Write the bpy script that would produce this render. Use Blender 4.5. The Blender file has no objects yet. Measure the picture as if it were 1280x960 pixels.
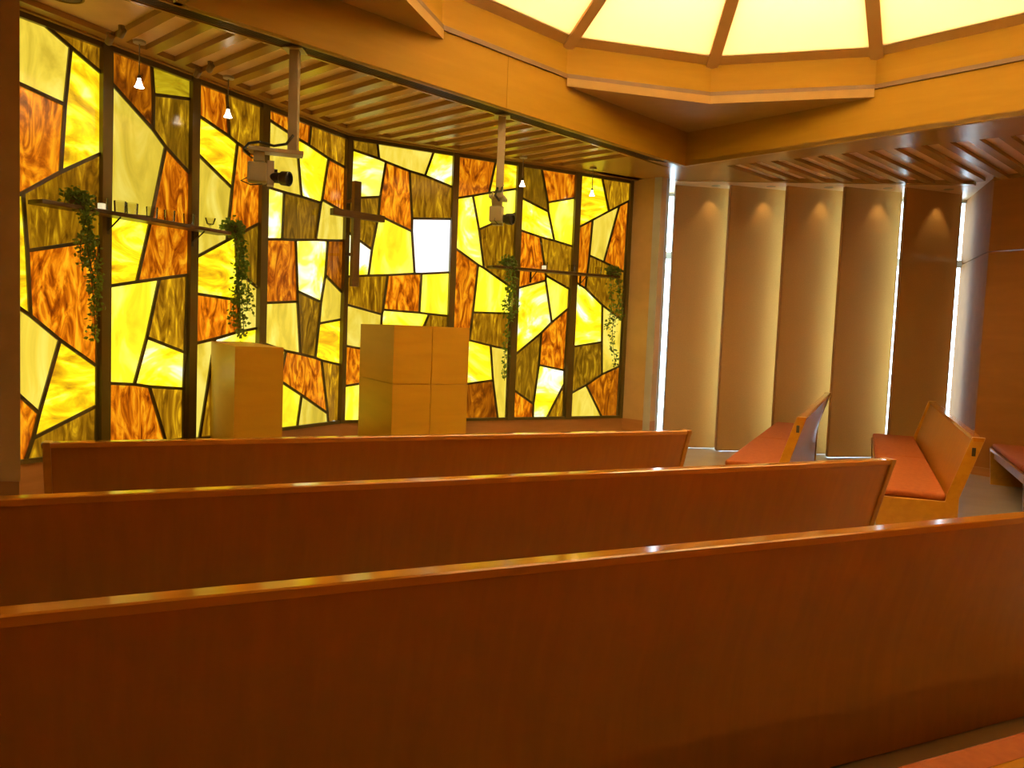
import bpy, bmesh, math, random
from mathutils import Vector, Matrix
random.seed(7)
D = bpy.data
SC = bpy.context.scene
COL = SC.collection

# ---------------------------------------------------------------- camera
F, PITCH, ROLL, CAMZ = 959.86, .0650, .0399, 1.5
_fw = Vector((0, math.cos(PITCH), -math.sin(PITCH)))
_r0 = Vector((1, 0, 0)); _u0 = _r0.cross(_fw)
_r = _r0*math.cos(ROLL) + _u0*math.sin(ROLL)
_u = -_r0*math.sin(ROLL) + _u0*math.cos(ROLL)
CAM = Vector((0, 0, CAMZ))
cd = D.cameras.new('camera'); cam = D.objects.new('camera', cd); COL.objects.link(cam)
cd.sensor_width = 36; cd.lens = F/1280*36; cd.clip_start = .05
cam.matrix_world = Matrix(((_r.x, _u.x, -_fw.x, 0), (_r.y, _u.y, -_fw.y, 0), (_r.z, _u.z, -_fw.z, CAMZ), (0, 0, 0, 1)))
SC.camera = cam

# ---------------------------------------------------------------- world, exposure
W = D.worlds.new('sky'); SC.world = W; W.use_nodes = True
bg = W.node_tree.nodes['Background']
bg.inputs[0].default_value = (.66, .84, 1.0, 1); bg.inputs[1].default_value = 9.5
SC.view_settings.view_transform = 'Standard'; SC.view_settings.look = 'None'
SC.view_settings.exposure = 0.0; SC.view_settings.gamma = 1.0
SC.view_settings.use_curve_mapping = False

# ---------------------------------------------------------------- geometry from the photograph
def ray(x, y): return _fw + _r*((x-640)/F) - _u*((y-480)/F)
def onz(x, y, z):
    d = ray(x, y); return CAM + d*((z-CAMZ)/d.z)
def N2(a): return Vector((-math.sin(a), math.cos(a), 0))
def D2(a): return Vector((math.cos(a), math.sin(a), 0))
def onl(x, y, a, o):
    n = N2(a); d = ray(x, y); return CAM + d*((o-n.dot(CAM))/n.dot(d))
def px(P):
    d = Vector(P)-CAM; z = d.dot(_fw); return 640+F*d.dot(_r)/z, 480-F*d.dot(_u)/z
def isect(a, o, b, q):      # crossing of two lines n.P = o
    n, m = N2(a), N2(b); det = n.x*m.y-n.y*m.x
    return Vector(((o*m.y-n.y*q)/det, (n.x*q-o*m.x)/det, 0))
S = 1.1
AL, OL = 1.0944, 5.0623*S       # left half of the glass wall
AR, OR = .4840, 7.6219*S        # right half of the glass wall
AP = .4262                      # pews facing the glass wall
AF, OA, OB = .771, 4.8049*S, 7.1435*S   # beams round the raised ceiling
ZC = 1.5+1.887*S                # slatted ceiling
ZS = 1.5-.9675*S                # sill of the glass wall
KINK = isect(AL, OL, AR, OR)
CORN = isect(AF, OA, AF-math.pi/2, OB)
DA, DB = D2(AF), D2(AF-math.pi/2)
RC = Vector((5.721, 9.425, 0)); WRD = Vector((.55, -.835, 0))
WRE = RC+WRD*8.0
PE = Vector((1.815, 9.965, 0)); WREND = Vector((1.491, 10.256, 0))
TRK0, TRK1 = Vector((2.086, 10.18, 0)), Vector((5.67, 9.71, 0))

# ---------------------------------------------------------------- helpers
def link(name, me, mat, parent=None, smooth=False):
    o = D.objects.new(name, me); COL.objects.link(o)
    if mat: me.materials.append(mat)
    if parent: o.parent = parent
    if smooth:
        for p in me.polygons: p.use_smooth = True
    return o
def tag(o, label=None, cat=None, group=None, kind=None):
    if label: o['label'] = label
    if cat: o['category'] = cat
    if group: o['group'] = group
    if kind: o['kind'] = kind
    return o
def empty(name, loc=(0, 0, 0), rz=0):
    o = D.objects.new(name, None); COL.objects.link(o)
    o.location = loc; o.rotation_euler = (0, 0, rz); o.empty_display_size = .1
    return o
def fix(me):
    bm = bmesh.new(); bm.from_mesh(me); bmesh.ops.recalc_face_normals(bm, faces=bm.faces); bm.to_mesh(me); bm.free()
    return me
def ext(name, pts, vec, mat, parent=None, bevel=0):
    """a planar outline swept along vec"""
    pts = [Vector(p) for p in pts]; vec = Vector(vec); n = len(pts)
    me = D.meshes.new(name)
    me.from_pydata([tuple(p) for p in pts]+[tuple(p+vec) for p in pts], [],
                   [tuple(range(n))[::-1], tuple(range(n, 2*n))]+[(i, (i+1) % n, n+(i+1) % n, n+i) for i in range(n)])
    fix(me)
    o = link(name, me, mat, parent)
    if bevel:
        b = o.modifiers.new('bevel', 'BEVEL'); b.width = bevel; b.segments = 2; b.limit_method = 'ANGLE'
        w = o.modifiers.new('wn', 'WEIGHTED_NORMAL')
        for p in me.polygons: p.use_smooth = True
    return o
def box(name, lo, hi, mat, parent=None, bevel=0):
    (a, b, c), (d, e, f) = lo, hi
    return ext(name, [(a, b, c), (d, b, c), (d, e, c), (a, e, c)], (0, 0, f-c), mat, parent, bevel)
def flat(name, pts, z0, z1, mat, parent=None, bevel=0):
    return ext(name, [(p[0], p[1], z0) for p in pts], (0, 0, z1-z0), mat, parent, bevel)
def wall(name, a, b, z0, z1, th, mat, parent=None):
    """an upright slab whose face runs a to b, thickened to the left of a->b"""
    a, b = Vector(a), Vector(b); a.z = b.z = 0; d = (b-a).normalized(); n = Vector((-d.y, d.x, 0))*th
    return flat(name, [a, b, b+n, a+n], z0, z1, mat, parent)
def lathe(name, prof, mat, parent=None, seg=20, axis=None, loc=(0, 0, 0), smooth=True):
    """profile [(radius, height)] turned about z (or about axis)"""
    q = Vector((0, 0, 1)).rotation_difference(Vector(axis)) if axis is not None else None
    vs, fs = [], []
    for r, h in prof:
        for i in range(seg):
            t = 2*math.pi*i/seg; v = Vector((r*math.cos(t), r*math.sin(t), h))
            if q: v = q @ v
            vs.append(tuple(v+Vector(loc)))
    for k in range(len(prof)-1):
        for i in range(seg):
            j = (i+1) % seg; fs.append((k*seg+i, k*seg+j, (k+1)*seg+j, (k+1)*seg+i))
    if prof[0][0] > 1e-6: fs.append(tuple(range(seg))[::-1])
    if prof[-1][0] > 1e-6: fs.append(tuple(range((len(prof)-1)*seg, len(prof)*seg)))
    me = D.meshes.new(name); me.from_pydata(vs, [], fs)
    bm = bmesh.new(); bm.from_mesh(me); bmesh.ops.remove_doubles(bm, verts=bm.verts, dist=1e-6)
    bmesh.ops.recalc_face_normals(bm, faces=bm.faces); bm.to_mesh(me); bm.free()
    o = link(name, me, mat, parent, smooth)
    if smooth:
        m = o.modifiers.new('es', 'EDGE_SPLIT'); m.split_angle = math.radians(40)
    return o
def tube(name, pts, r, mat, parent=None, seg=8):
    pts = [Vector(p) for p in pts]; vs, fs = [], []
    for i, p in enumerate(pts):
        d = (pts[min(i+1, len(pts)-1)]-pts[max(i-1, 0)]).normalized()
        a = d.orthogonal().normalized() if i == 0 else (la-d*la.dot(d)).normalized()
        la = a; b = d.cross(a)
        for k in range(seg):
            t = 2*math.pi*k/seg; vs.append(tuple(p+(a*math.cos(t)+b*math.sin(t))*r))
    for i in range(len(pts)-1):
        for k in range(seg):
            j = (k+1) % seg; fs.append((i*seg+k, i*seg+j, (i+1)*seg+j, (i+1)*seg+k))
    fs += [tuple(range(seg))[::-1], tuple(range((len(pts)-1)*seg, len(pts)*seg))]
    me = D.meshes.new(name); me.from_pydata(vs, [], fs); fix(me)
    return link(name, me, mat, parent, True)

# ---------------------------------------------------------------- materials
def nt(name):
    m = D.materials.new(name); m.use_nodes = True
    t = m.node_tree; return m, t, t.nodes['Principled BSDF']
def nodes(t, *kinds): return [t.nodes.new('ShaderNode'+k) for k in kinds]
def coords(t, scale, rand=0.0):
    tc, mp = nodes(t, 'TexCoord', 'Mapping'); mp.inputs['Scale'].default_value = scale
    t.links.new(tc.outputs['Object'], mp.inputs['Vector'])
    if rand:
        oi, mu, cb = nodes(t, 'ObjectInfo', 'Math', 'CombineXYZ'); mu.operation = 'MULTIPLY'; mu.inputs[1].default_value = rand
        t.links.new(oi.outputs['Random'], mu.inputs[0])
        for i in range(3): t.links.new(mu.outputs[0], cb.inputs[i])
        t.links.new(cb.outputs[0], mp.inputs['Location'])
    return mp.outputs[0]
def ramp(t, stops):
    r, = nodes(t, 'ValToRGB'); e = r.color_ramp.elements
    while len(e) < len(stops): e.new(.5)
    for k, (p, c) in enumerate(stops): e[k].position = p; e[k].color = (*c, 1)
    return r
def plain(name, c, rough=.5, c2=None, scale=6, metal=0, bump=0, spec=.5):
    m, t, b = nt(name)
    b.inputs['Roughness'].default_value = rough; b.inputs['Metallic'].default_value = metal
    b.inputs['Specular IOR Level'].default_value = spec
    n, = nodes(t, 'TexNoise'); n.inputs['Scale'].default_value = scale; n.inputs['Detail'].default_value = 4
    t.links.new(coords(t, (1, 1, 1)), n.inputs['Vector'])
    r = ramp(t, [(.35, c), (.65, c2 or tuple(x*.9 for x in c))])
    t.links.new(n.outputs['Fac'], r.inputs[0]); t.links.new(r.outputs[0], b.inputs['Base Color'])
    if bump:
        bp, = nodes(t, 'Bump'); bp.inputs['Strength'].default_value = bump; bp.inputs['Distance'].default_value = .004
        t.links.new(n.outputs['Fac'], bp.inputs['Height']); t.links.new(bp.outputs[0], b.inputs['Normal'])
    return m
def wood(name, c1, c2, rough, grain, spec=.5, rand=0):
    m, t, b = nt(name); b.inputs['Roughness'].default_value = rough; b.inputs['Specular IOR Level'].default_value = spec
    n, = nodes(t, 'TexNoise'); n.inputs['Scale'].default_value = 1; n.inputs['Detail'].default_value = 6; n.inputs['Distortion'].default_value = .6
    t.links.new(coords(t, grain, rand), n.inputs['Vector'])
    r = ramp(t, [(.3, c1), (.7, c2)])
    t.links.new(n.outputs['Fac'], r.inputs[0]); t.links.new(r.outputs[0], b.inputs['Base Color'])
    return m
def glow(name, c, s):
    m, t, b = nt(name); b.inputs['Base Color'].default_value = (.8, .8, .8, 1)
    b.inputs['Emission Color'].default_value = (*c, 1); b.inputs['Emission Strength'].default_value = s
    return m
def art_glass(name, stops, scale, strength, detail=5, dist=1.2, gloss=.12):
    """backlit opalescent sheet glass"""
    m, t, b = nt(name)
    b.inputs['Base Color'].default_value = (.02, .015, .005, 1); b.inputs['Roughness'].default_value = gloss
    n, = nodes(t, 'TexNoise'); n.inputs['Scale'].default_value = 1; n.inputs['Detail'].default_value = detail
    n.inputs['Distortion'].default_value = dist; n.inputs['Roughness'].default_value = .55
    t.links.new(coords(t, scale, 40.0), n.inputs['Vector'])
    r = ramp(t, stops); t.links.new(n.outputs['Fac'], r.inputs[0])
    oi, mr, mu = nodes(t, 'ObjectInfo', 'MapRange', 'Math')
    t.links.new(r.outputs[0], b.inputs['Emission Color'])
    mr.inputs['To Min'].default_value = .85; mr.inputs['To Max'].default_value = 1.15
    t.links.new(oi.outputs['Random'], mr.inputs['Value'])
    mu.operation = 'MULTIPLY'; mu.inputs[1].default_value = strength
    t.links.new(mr.outputs[0], mu.inputs[0]); t.links.new(mu.outputs[0], b.inputs['Emission Strength'])
    return m

G = {
 'W': art_glass('opal_cream_glass', [(0.3, (0.6, 0.42, 0.03)), (0.48, (0.82, 0.6, 0.05)), (0.7, (0.97, 0.8, 0.14))], (3.4, 3.4, 1.2), 1.05, 4, 1.6),
 'V': art_glass('bright_lemon_glass', [(.30, (.78, .56, .01)), (.5, (1.0, .86, .02)), (.72, (1.0, .93, .16))], (2.6, 2.6, 1.0), 1.35, 4, 1.5),
 'Y': art_glass('swirled_yellow_glass', [(.30, (.50, .22, .005)), (.44, (.85, .52, .005)), (.56, (1.0, .82, .01)), (.75, (1.0, .92, .15))], (1.6, 1.6, 4.0), 1.35, 4, 2.6),
 'H': art_glass('hot_white_yellow_glass', [(0.3, (0.95, 0.55, 0.005)), (0.42, (1.0, 0.8, 0.01)), (0.54, (1.0, 0.92, 0.1)), (0.62, (1.0, 1.0, 0.55)), (0.7, (1.0, 1.0, 0.95))], (1.7, 1.7, 2.0), 1.35, 3, 1.8),
 'X': art_glass('almost_white_glass', [(0.25, (1.0, 0.92, 0.3)), (0.4, (1.0, 1.0, 0.75)), (0.55, (1, 1, 1))], (2, 2, 1.4), 1.3, 3, 1),
 'O': art_glass('streaky_amber_glass', [(0.3, (0.13, 0.018, 0.0005)), (0.42, (0.4, 0.075, 0.001)), (0.53, (0.76, 0.2, 0.003)), (0.66, (1.0, 0.44, 0.01))], (8.5, 8.5, 2.6), 1.08, 7, 2.6),
 'Q': art_glass('deep_amber_glass', [(0.3, (0.06, 0.012, 0.0005)), (0.45, (0.2, 0.045, 0.001)), (0.58, (0.42, 0.12, 0.002)), (0.72, (0.75, 0.28, 0.006))], (9, 9, 2.4), 1.25, 7, 2.2),
 'B': art_glass('streaky_olive_brown_glass', [(0.32, (0.1, 0.037, 0.001)), (0.45, (0.25, 0.105, 0.002)), (0.57, (0.42, 0.2, 0.004)), (0.7, (0.85, 0.48, 0.008))], (11, 11, 2.2), 1.1, 7, 2.2),
 'N': art_glass('dark_brown_glass', [(0.32, (0.08, 0.035, 0.001)), (0.48, (0.18, 0.085, 0.002)), (0.6, (0.34, 0.17, 0.004)), (0.74, (0.7, 0.42, 0.01))], (9, 9, 2.2), 1.15, 6, 2.2),
 'D': art_glass('dim_gold_glass', [(.30, (.22, .13, .003)), (.48, (.42, .28, .005)), (.68, (.62, .46, .012))], (2.2, 2.2, 5), 1, 4, 2.2),
}
M = {
 'came': plain('lead_came', (.10, .075, .02), .4, metal=.0),  # lead, lightened toward olive to carry the veiling haze
 'mullion': plain('bronze_mullion', (.15, .115, .03), .32, metal=.3),  # bronze, with veiling haze lifted into the base colour
 'ceil_wood': wood('ceiling_maple', (.42, .25, .06), (.36, .21, .048), .26, (1.2, 1.2, 9), .5),
 'ceil_plain': plain('ceiling_paint', (.60, .36, .12), .55),
 'beam_wood': wood('beam_maple_veneer', (.37, .205, .012), (.33, .18, .010), .55, (1.5, 1.5, 12), .12),
 'soffit': plain('soffit_paint', (.38, .225, .045), .6),
 'wall': plain('warm_plaster', (.62, .42, .17), .6, bump=.02),
 'wall_wood': wood('wall_panel_wood', (.42, .175, .03), (.36, .145, .024), .45, (1.2, 1.2, 7)),
 'base_wood': wood('base_wall_wood', (.48, .22, .06), (.40, .18, .045), .4, (2, 2, 14)),
 'pew': wood('pew_oak', (.56, .27, .014), (.47, .21, .010), .3, (5, 16, 16), .5),
 'pew_back': wood('pew_back_oak', (.50, .195, .010), (.43, .165, .008), .34, (22, 3, 3), .5),
 'rail': wood('pew_rail_oak', (.60, .26, .03), (.50, .20, .02), .10, (2, 20, 20), .9),
 'cushion': plain('rust_fabric', (.40, .105, .013), .85, (.34, .085, .010), 30, bump=.25),
 'floor': plain('polished_stone', (.60, .55, .47), .22, (.54, .49, .41), 2.2),
 'screen': plain('screen_fabric', (.55, .325, .095), .75, (.51, .30, .085), 60, bump=.12),
 'screen_edge': plain('screen_edge', (.42, .22, .07), .5),
 'box': wood('lectern_maple', (.64, .37, .022), (.58, .33, .018), .4, (2, 2, 12)),
 'white_metal': plain('white_metal', (.42, .36, .22), .35),
 'grey_body': plain('grey_camera_body', (.36, .32, .17), .4),
 'black': plain('black_plastic', (.018, .017, .015), .3),
 'dark_metal': plain('dark_metal', (.06, .055, .045), .4, metal=.4),
 'walnut': wood('cross_walnut', (.15, .085, .02), (.12, .066, .015), .4, (6, 6, 30)),  # walnut, base lightened to stand in for the veil of haze
 'shelf': wood('shelf_wood', (.10, .055, .018), (.08, .042, .012), .35, (8, 8, 20)),
 'leaf': plain('ivy_leaf', (.11, .21, .05), .5, (.20, .32, .09), 18),
 'stem': plain('ivy_stem', (.10, .09, .03), .7),
 'pot': plain('pot_clay', (.16, .12, .06), .6),
 'wax': glow('candle_wax', (1.0, .9, .6), .9),
 'shade': glow('lit_shade', (1.0, .80, .58), 9.0),
 'bulb': glow('lit_lamp', (1.0, .82, .6), 14.0),
 'cord': plain('grey_cord', (.28, .24, .16), .5),
 'alu': plain('window_aluminium', (.55, .56, .58), .35, metal=.2),
 'added_reflector': plain('reflector_cream', (.86, .76, .52), .8),
 'slot_back': plain('slot_back_board', (.86, .60, .30), .35),
 'sky_frame': wood('skylight_timber', (.52, .33, .11), (.46, .28, .09), .4, (2, 2, 2)),
 'cup': None,
 'wall_matt': plain('return_wall_paint', (.42, .21, .075), .8, spec=.15),
 'trim': plain('ring_trim', (.17, .09, .02), .5),
 'spot': plain('spot_bronze', (.26, .18, .07), .5),
 'speaker': plain('speaker_grille', (.20, .15, .07), .7),
 'slot': plain('grille_bronze', (.13, .085, .03), .4, metal=.2),
}
# clear glass: mostly see-through with a surface reflection
gm, gt, gb = nt('clear_glass')
tr, gl, mx, fr = nodes(gt, 'BsdfTransparent', 'BsdfGlossy', 'MixShader', 'Fresnel')
tr.inputs[0].default_value = (.94, .96, .95, 1); gl.inputs['Roughness'].default_value = .03; fr.inputs[0].default_value = 1.45
gt.links.new(fr.outputs[0], mx.inputs[0]); gt.links.new(tr.outputs[0], mx.inputs[1]); gt.links.new(gl.outputs[0], mx.inputs[2])
gt.links.new(mx.outputs[0], gt.nodes['Material Output'].inputs['Surface']); gt.nodes.remove(gb); M['glass'] = gm
cg = gm.copy(); cg.name = 'thin_cup_glass'; M['cup'] = cg
for n_ in cg.node_tree.nodes:
    if n_.type == 'FRESNEL': n_.inputs[0].default_value = 1.28
    if n_.type == 'BSDF_TRANSPARENT': n_.inputs[0].default_value = (.93, .92, .86, 1)
lt = M['leaf'].node_tree; lb_ = lt.nodes['Principled BSDF']; l2, lm_ = nodes(lt, 'BsdfTranslucent', 'MixShader')
l2.inputs[0].default_value = (.22, .34, .05, 1); lm_.inputs[0].default_value = .45
lt.links.new(lb_.outputs[0], lm_.inputs[1]); lt.links.new(l2.outputs[0], lm_.inputs[2]); lt.links.new(lm_.outputs[0], lt.nodes['Material Output'].inputs['Surface'])
# skylight diffuser: white sheet that lets lamp light through
gm, gt, gb = nt('skylight_diffuser')
tl, df, mx = nodes(gt, 'BsdfTranslucent', 'BsdfDiffuse', 'MixShader')
tl.inputs[0].default_value = (1, .95, .80, 1); df.inputs[0].default_value = (.8, .72, .5, 1); mx.inputs[0].default_value = .25
gt.links.new(tl.outputs[0], mx.inputs[1]); gt.links.new(df.outputs[0], mx.inputs[2])
gt.links.new(mx.outputs[0], gt.nodes['Material Output'].inputs['Surface']); gt.nodes.remove(gb); M['diffuser'] = gm

# ================================================================ THE SETTING
def struct(o): return tag(o, kind='structure')
struct(flat('floor', [(-6.2, -3.6), (11.5, -3.6), (11.5, 12.2), (-6.2, 12.2)], -.1, 0, M['floor']))

# --- raised ceiling: square of beams round a twelve-sided skylight
RA = 2.93; ZR = 4.055
CEN = CORN-DA*RA+DB*RA
def sq(s, t): return CORN-DA*s+DB*t      # s back along the left beam, t along the right beam
beams = empty('ceiling', (0, 0, 0)); struct(beams)
def beam(a, b, inward, cuts):
    pts = [a+(b-a)*c for c in [0]+cuts+[1]]
    for p, q in zip(pts[:-1], pts[1:]):
        u_ = (q-p).normalized(); e = u_*.002
        p = p-u_*.055 if p is pts[0] else p+e; q = q+u_*.055 if q is pts[-1] else q-e; e = u_*0
        ext('beam_panel', [(p.x+e.x, p.y+e.y, ZC-.005), (q.x-e.x, q.y-e.y, ZC-.005), (q.x-e.x, q.y-e.y, ZR), (p.x+e.x, p.y+e.y, ZR)],
            -inward*.05, M['beam_wood'], beams)
sA = (CORN-onl(634, 110, AF, OA)).dot(DA)
beam(sq(0, 0), sq(2*RA, 0), DB, [sA/(2*RA)])
beam(sq(0, 0), sq(0, 2*RA), -DA, [.87])
beam(sq(2*RA, 0), sq(2*RA, 2*RA), DA, [.5])
beam(sq(0, 2*RA), sq(2*RA, 2*RA), -DB, [.5])
def V12(k, R, z):
    a = AF+math.pi/12+k*math.pi/6; r = R/math.cos(math.pi/12)
    return Vector((CEN.x+r*math.cos(a), CEN.y+r*math.sin(a), z))
# corner soffits, each with its lip
for k, c in ((0, sq(0, 0)), (3, sq(2*RA, 0)), (6, sq(2*RA, 2*RA)), (9, sq(0, 2*RA))):
    vs = [V12(k+j, RA-.02, 0) for j in range(3)]
    if k == 0: vs = [V12(j, RA-.02, 0) for j in (0, 1, 2)]
    flat('corner_soffit', [c]+vs, ZR-.095, ZR-.015, M['soffit'], beams)
ZT = ZR+.30
for k in range(12):
    a, b = V12(k, RA, 0), V12(k+1, RA, 0); a2, b2 = V12(k, RA+.06, 0), V12(k+1, RA+.06, 0)
    flat('ring_panel', [a, b, b2, a2], ZR, ZT, M['beam_wood'], beams)
    a, b = V12(k, RA-.018, 0), V12(k+1, RA-.018, 0); a2, b2 = V12(k, RA+.02, 0), V12(k+1, RA+.02, 0)
    flat('ring_trim', [a, b, b2, a2], ZR-.016, ZR+.026, M['trim'], beams)
# skylight: twelve sloping translucent panes in a timber frame under a lamp house
SLOPE = math.tan(math.radians(29))
sky = empty('skylight', (CEN.x, CEN.y, ZT)); struct(sky)
def VS(k, R, dz=0):
    v = V12(k, R, 0); return Vector((v.x-CEN.x, v.y-CEN.y, (RA-R)*SLOPE+dz))
for k in range(12):
    ri, ro = .75, RA-.09
    def side(R, s):     # point on pane k edge, moved inward from the rafter by .055
        a, b = VS(k, R), VS(k+1, R); e = (b-a).normalized()
        return a+e*.055 if s == 0 else b-e*.055
    pts = [side(ro, 0), side(ro, 1), side(ri, 1), side(ri, 0)]
    ext('pane', pts, (0, 0, .02), M['diffuser'], sky)
    a, b = VS(k, RA+.05), VS(k+1, RA+.05); c, d = VS(k+1, RA-.10), VS(k, RA-.10)
    ext('frame_rail', [a, b, c, d], (0, 0, .07), M['sky_frame'], sky)
    p0, p1 = VS(k, RA), VS(k, .6); w = (p1-p0).cross(Vector((0, 0, 1))).normalized()*.06
    ext('rafter', [p0-w-Vector((0, 0, .035)), p0+w-Vector((0, 0, .035)), p1+w-Vector((0, 0, .035)), p1-w-Vector((0, 0, .035))], (0, 0, .09), M['sky_frame'], sky)
flat('cap', [VS(k, .85) for k in range(12)], (RA-.8)*SLOPE, (RA-.8)*SLOPE+.08, M['beam_wood'], sky)
for k in range(12):   # lamp house closing the space above the panes
    a, b = VS(k, RA+.06), VS(k+1, RA+.06)
    ext('lamp_house_wall', [(a.x, a.y, 0), (b.x, b.y, 0), (b.x, b.y, 2.3), (a.x, a.y, 2.3)], Vector((a.x+b.x, a.y+b.y, 0)).normalized()*.05, M['soffit'], sky)
flat('lamp_house_top', [VS(k, RA+.12) for k in range(12)], 2.3, 2.36, M['soffit'], sky)
ld = D.lights.new('skylight_lamp', 'AREA'); ld.shape = 'DISK'; ld.size = 2.4; ld.energy = 3300; ld.color = (1.0, .86, .60)
lo = D.objects.new('skylight_lamp', ld); COL.objects.link(lo); lo.parent = sky; lo.location = (0, 0, 1.62)

# --- low slatted ceilings
def cline(a, o): return (N2(a), o)
def through(p, q):
    d = (q-p).normalized(); n = Vector((-d.y, d.x, 0)); return (n, n.dot(p))
def hit(Q, e, ln): return (ln[1]-ln[0].dot(Q))/ln[0].dot(e)
def plank(m0, m1, mv, e, start, ends, name, mat, z1=None):
    pts = []
    for m in (m0, m1):
        Q = mv*m; t0 = hit(Q, e, start); t1 = min(t for t in (hit(Q, e, l) for l in ends) if t > t0-.5)
        if t1 < t0+.05: return None
        pts.append((Q+e*t0, Q+e*t1))
    return flat(name, [pts[0][0], pts[1][0], pts[1][1], pts[0][1]], ZC, z1 or ZC+.042, mat, beams)
eA = D2(math.radians(138.7)); mA = Vector((-eA.y*-1, 0, 0)); mA = Vector((eA.y, -eA.x, 0))
startA = cline(AF, OA+.255); endsA = [cline(AL, OL-.17), cline(AR, OR-.17)]
m0 = 2.36-.12; per = .2567; NA = 21
for k in range(NA):
    plank(2.36+per*k+.02, 2.36+per*(k+1)-.145, mA, eA, startA, endsA, 'plank', M['ceil_wood'])
mend = 2.36+per*(NA)-.145
for k in range(NA+1): pass
# plain boards: beside the slats at the left, along the beam and along the glass
plank(-1.6, 2.36-.145, mA, eA, cline(AF, OA+.02), endsA, 'board', M['ceil_plain'])
ca, cb = sq(2*RA+2, 0)-DB*.232, sq(-.0, 0)-DB*.232
flat('board', [ca, cb, cb-DB*.026, ca-DB*.026], ZC, ZC+.042, M['ceil_wood'], beams)
LW0 = KINK-D2(AL)*3.9
flat('board', [LW0, KINK, KINK-N2((AL+AR)/2)*.178, LW0-N2(AL)*.172], ZC, ZC+.042, M['ceil_wood'], beams)
RW1 = WREND+D2(AR)*.05
flat('board', [KINK, RW1, RW1-N2(AR)*.172, KINK-N2((AL+AR)/2)*.178], ZC, ZC+.042, M['ceil_wood'], beams)
for a, b, s in ((LW0, KINK, AL), (KINK, RW1, AR)):    # bead along the glass
    n = N2(s); flat('bead', [a-n*.04, b-n*.04, b-n*.075, a-n*.075], ZC-.012, ZC+.01, M['ceil_wood'], beams)
eB = D2(math.radians(43.5)); mB = Vector((eB.y, -eB.x, 0))
startB = through(onz(973, 200.7, ZC), onz(1234, 173.5, ZC))
endB = [through(TRK0-eB*.09, TRK1-eB*.09), through(RC-eB*.05, WRE-eB*.05)]
for k in range(-7, 20):
    plank(-3.44+.253*k+.108, -3.44+.253*(k+1)-.05, mB, eB, startB, endB, 'plank', M['ceil_wood'])
mb0 = -3.44-.253*7+.108
def corners(m, mv, e, st, ends):
    Q = mv*m; t0 = hit(Q, e, st); t1 = min(t for t in (hit(Q, e, l) for l in ends) if t > t0-.5); return Q+e*t0, Q+e*t1
q1, q2 = corners(mend, mA, eA, startA, endsA); q4, q3 = corners(mb0, mB, eB, startB, endB)
flat('board', [CORN, q1, q2, RW1, PE, TRK0, q3, q4], ZC, ZC+.042, M['ceil_wood'], beams)
far4 = corners(-3.44+.253*20, mB, eB, startB, endB)[0]
flat('board', [CORN, q4, far4, sq(0, 2*RA+1.2)], ZC, ZC+.042, M['ceil_wood'], beams)
flat('board', [TRK0-eB*.09, TRK1-eB*.09, TRK1, TRK0], ZC-.004, ZC+.042, M['ceil_wood'], beams)
flat('board', [RC-eB*.05, WRE-eB*.05, WRE, RC], ZC, ZC+.042, M['ceil_wood'], beams)
# backing above the slots, and the plain low ceiling round the rest of the room
OUT = [Vector(p+(0,)) for p in ((-6.2, -3.6), (11.5, -3.6), (11.5, 11.35), (-6.2, 11.35))]
A0, A1, A2, A3 = sq(0, 0), sq(2*RA, 0), sq(2*RA, 2*RA), sq(0, 2*RA)
for quad in ([A0-DB*.05+DA*.05, A1-DB*.05, OUT[0], OUT[3]], [A0+DA*.05-DB*.05, OUT[3], OUT[2], A3+DA*.05]):
    flat('slot_back', quad, ZC+.042, ZC+.16, M['slot_back'], beams)
for quad in ([A1, OUT[0], OUT[1], A2], [A2, OUT[1], OUT[2], A3]):
    flat('plain_ceiling', quad, ZC, ZC+.16, M['ceil_plain'], beams)
# pocket ceiling over the hanging screens
flat('pocket_ceiling', [TRK0-Vector((.3, -.1, 0)), TRK1+Vector((.6, 0, 0)), (6.7, 11.3), (1.7, 11.6)], ZC+.045, ZC+.12, M['soffit'], beams)

# --- walls
for nm, a, b in (('wall_altar_left', KINK-D2(AL)*3.9, KINK), ('wall_altar_right', KINK, WREND)):
    s = N2(AL if 'left' in nm else AR)*.0
    w = struct(wall(nm, a, b, 0, ZS, .25, M['base_wood']))
    d = (Vector(b)-Vector(a)).normalized(); n = Vector((-d.y, d.x, 0))
    back = wall('backing', Vector(a)+n*.10, Vector(b)+n*.10, ZS, ZC+.1, .15, M['wall'], w)  # unseen slab added behind the panes to block sky light
pil = struct(wall('wall_pilaster_right', WREND, PE, ZS, ZC+.1, .12, M['wall']))
wall('base', WREND, PE, 0, ZS, .125, M['base_wood'], pil)
rev = Vector((1.955, 10.18, 0))
pr = struct(wall('wall_reveal_left', PE, rev, 0, ZC+.2, .1, M['alu']))
E0 = Vector((-3.115, 4.85, 0))
EL, EW = E0+Vector((-2.9, -.30, 0)), KINK-D2(AL)*3.56
wl = struct(flat('wall_left', [EL, E0, EW, EL+Vector((0, .9, 0))], ZS, ZC+.1, M['wall']))
b_ = Vector((0, -.012, 0)); flat('base', [EL+b_, E0+b_, EW, EL+Vector((0, .9, 0))], 0, ZS, M['base_wood'], wl)
struct(wall('wall_left_side', (-6.0, -3.5, 0), (-6.0, 4.9, 0), 0, ZC+.1, .15, M['wall']))
struct(wall('wall_back', (11.3, -3.4, 0), (-6.1, -3.4, 0), 0, ZC+.1, .15, M['wall_wood']))
BK = Vector((6.28, 10.98, 0))
rw = struct(wall('wall_return_right', BK, RC, 0, 2.72, .12, M['wall_matt']))
wall('upper_panel', BK, RC, 2.732, ZC+.2, .12, M['wall_matt'], rw)
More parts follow.
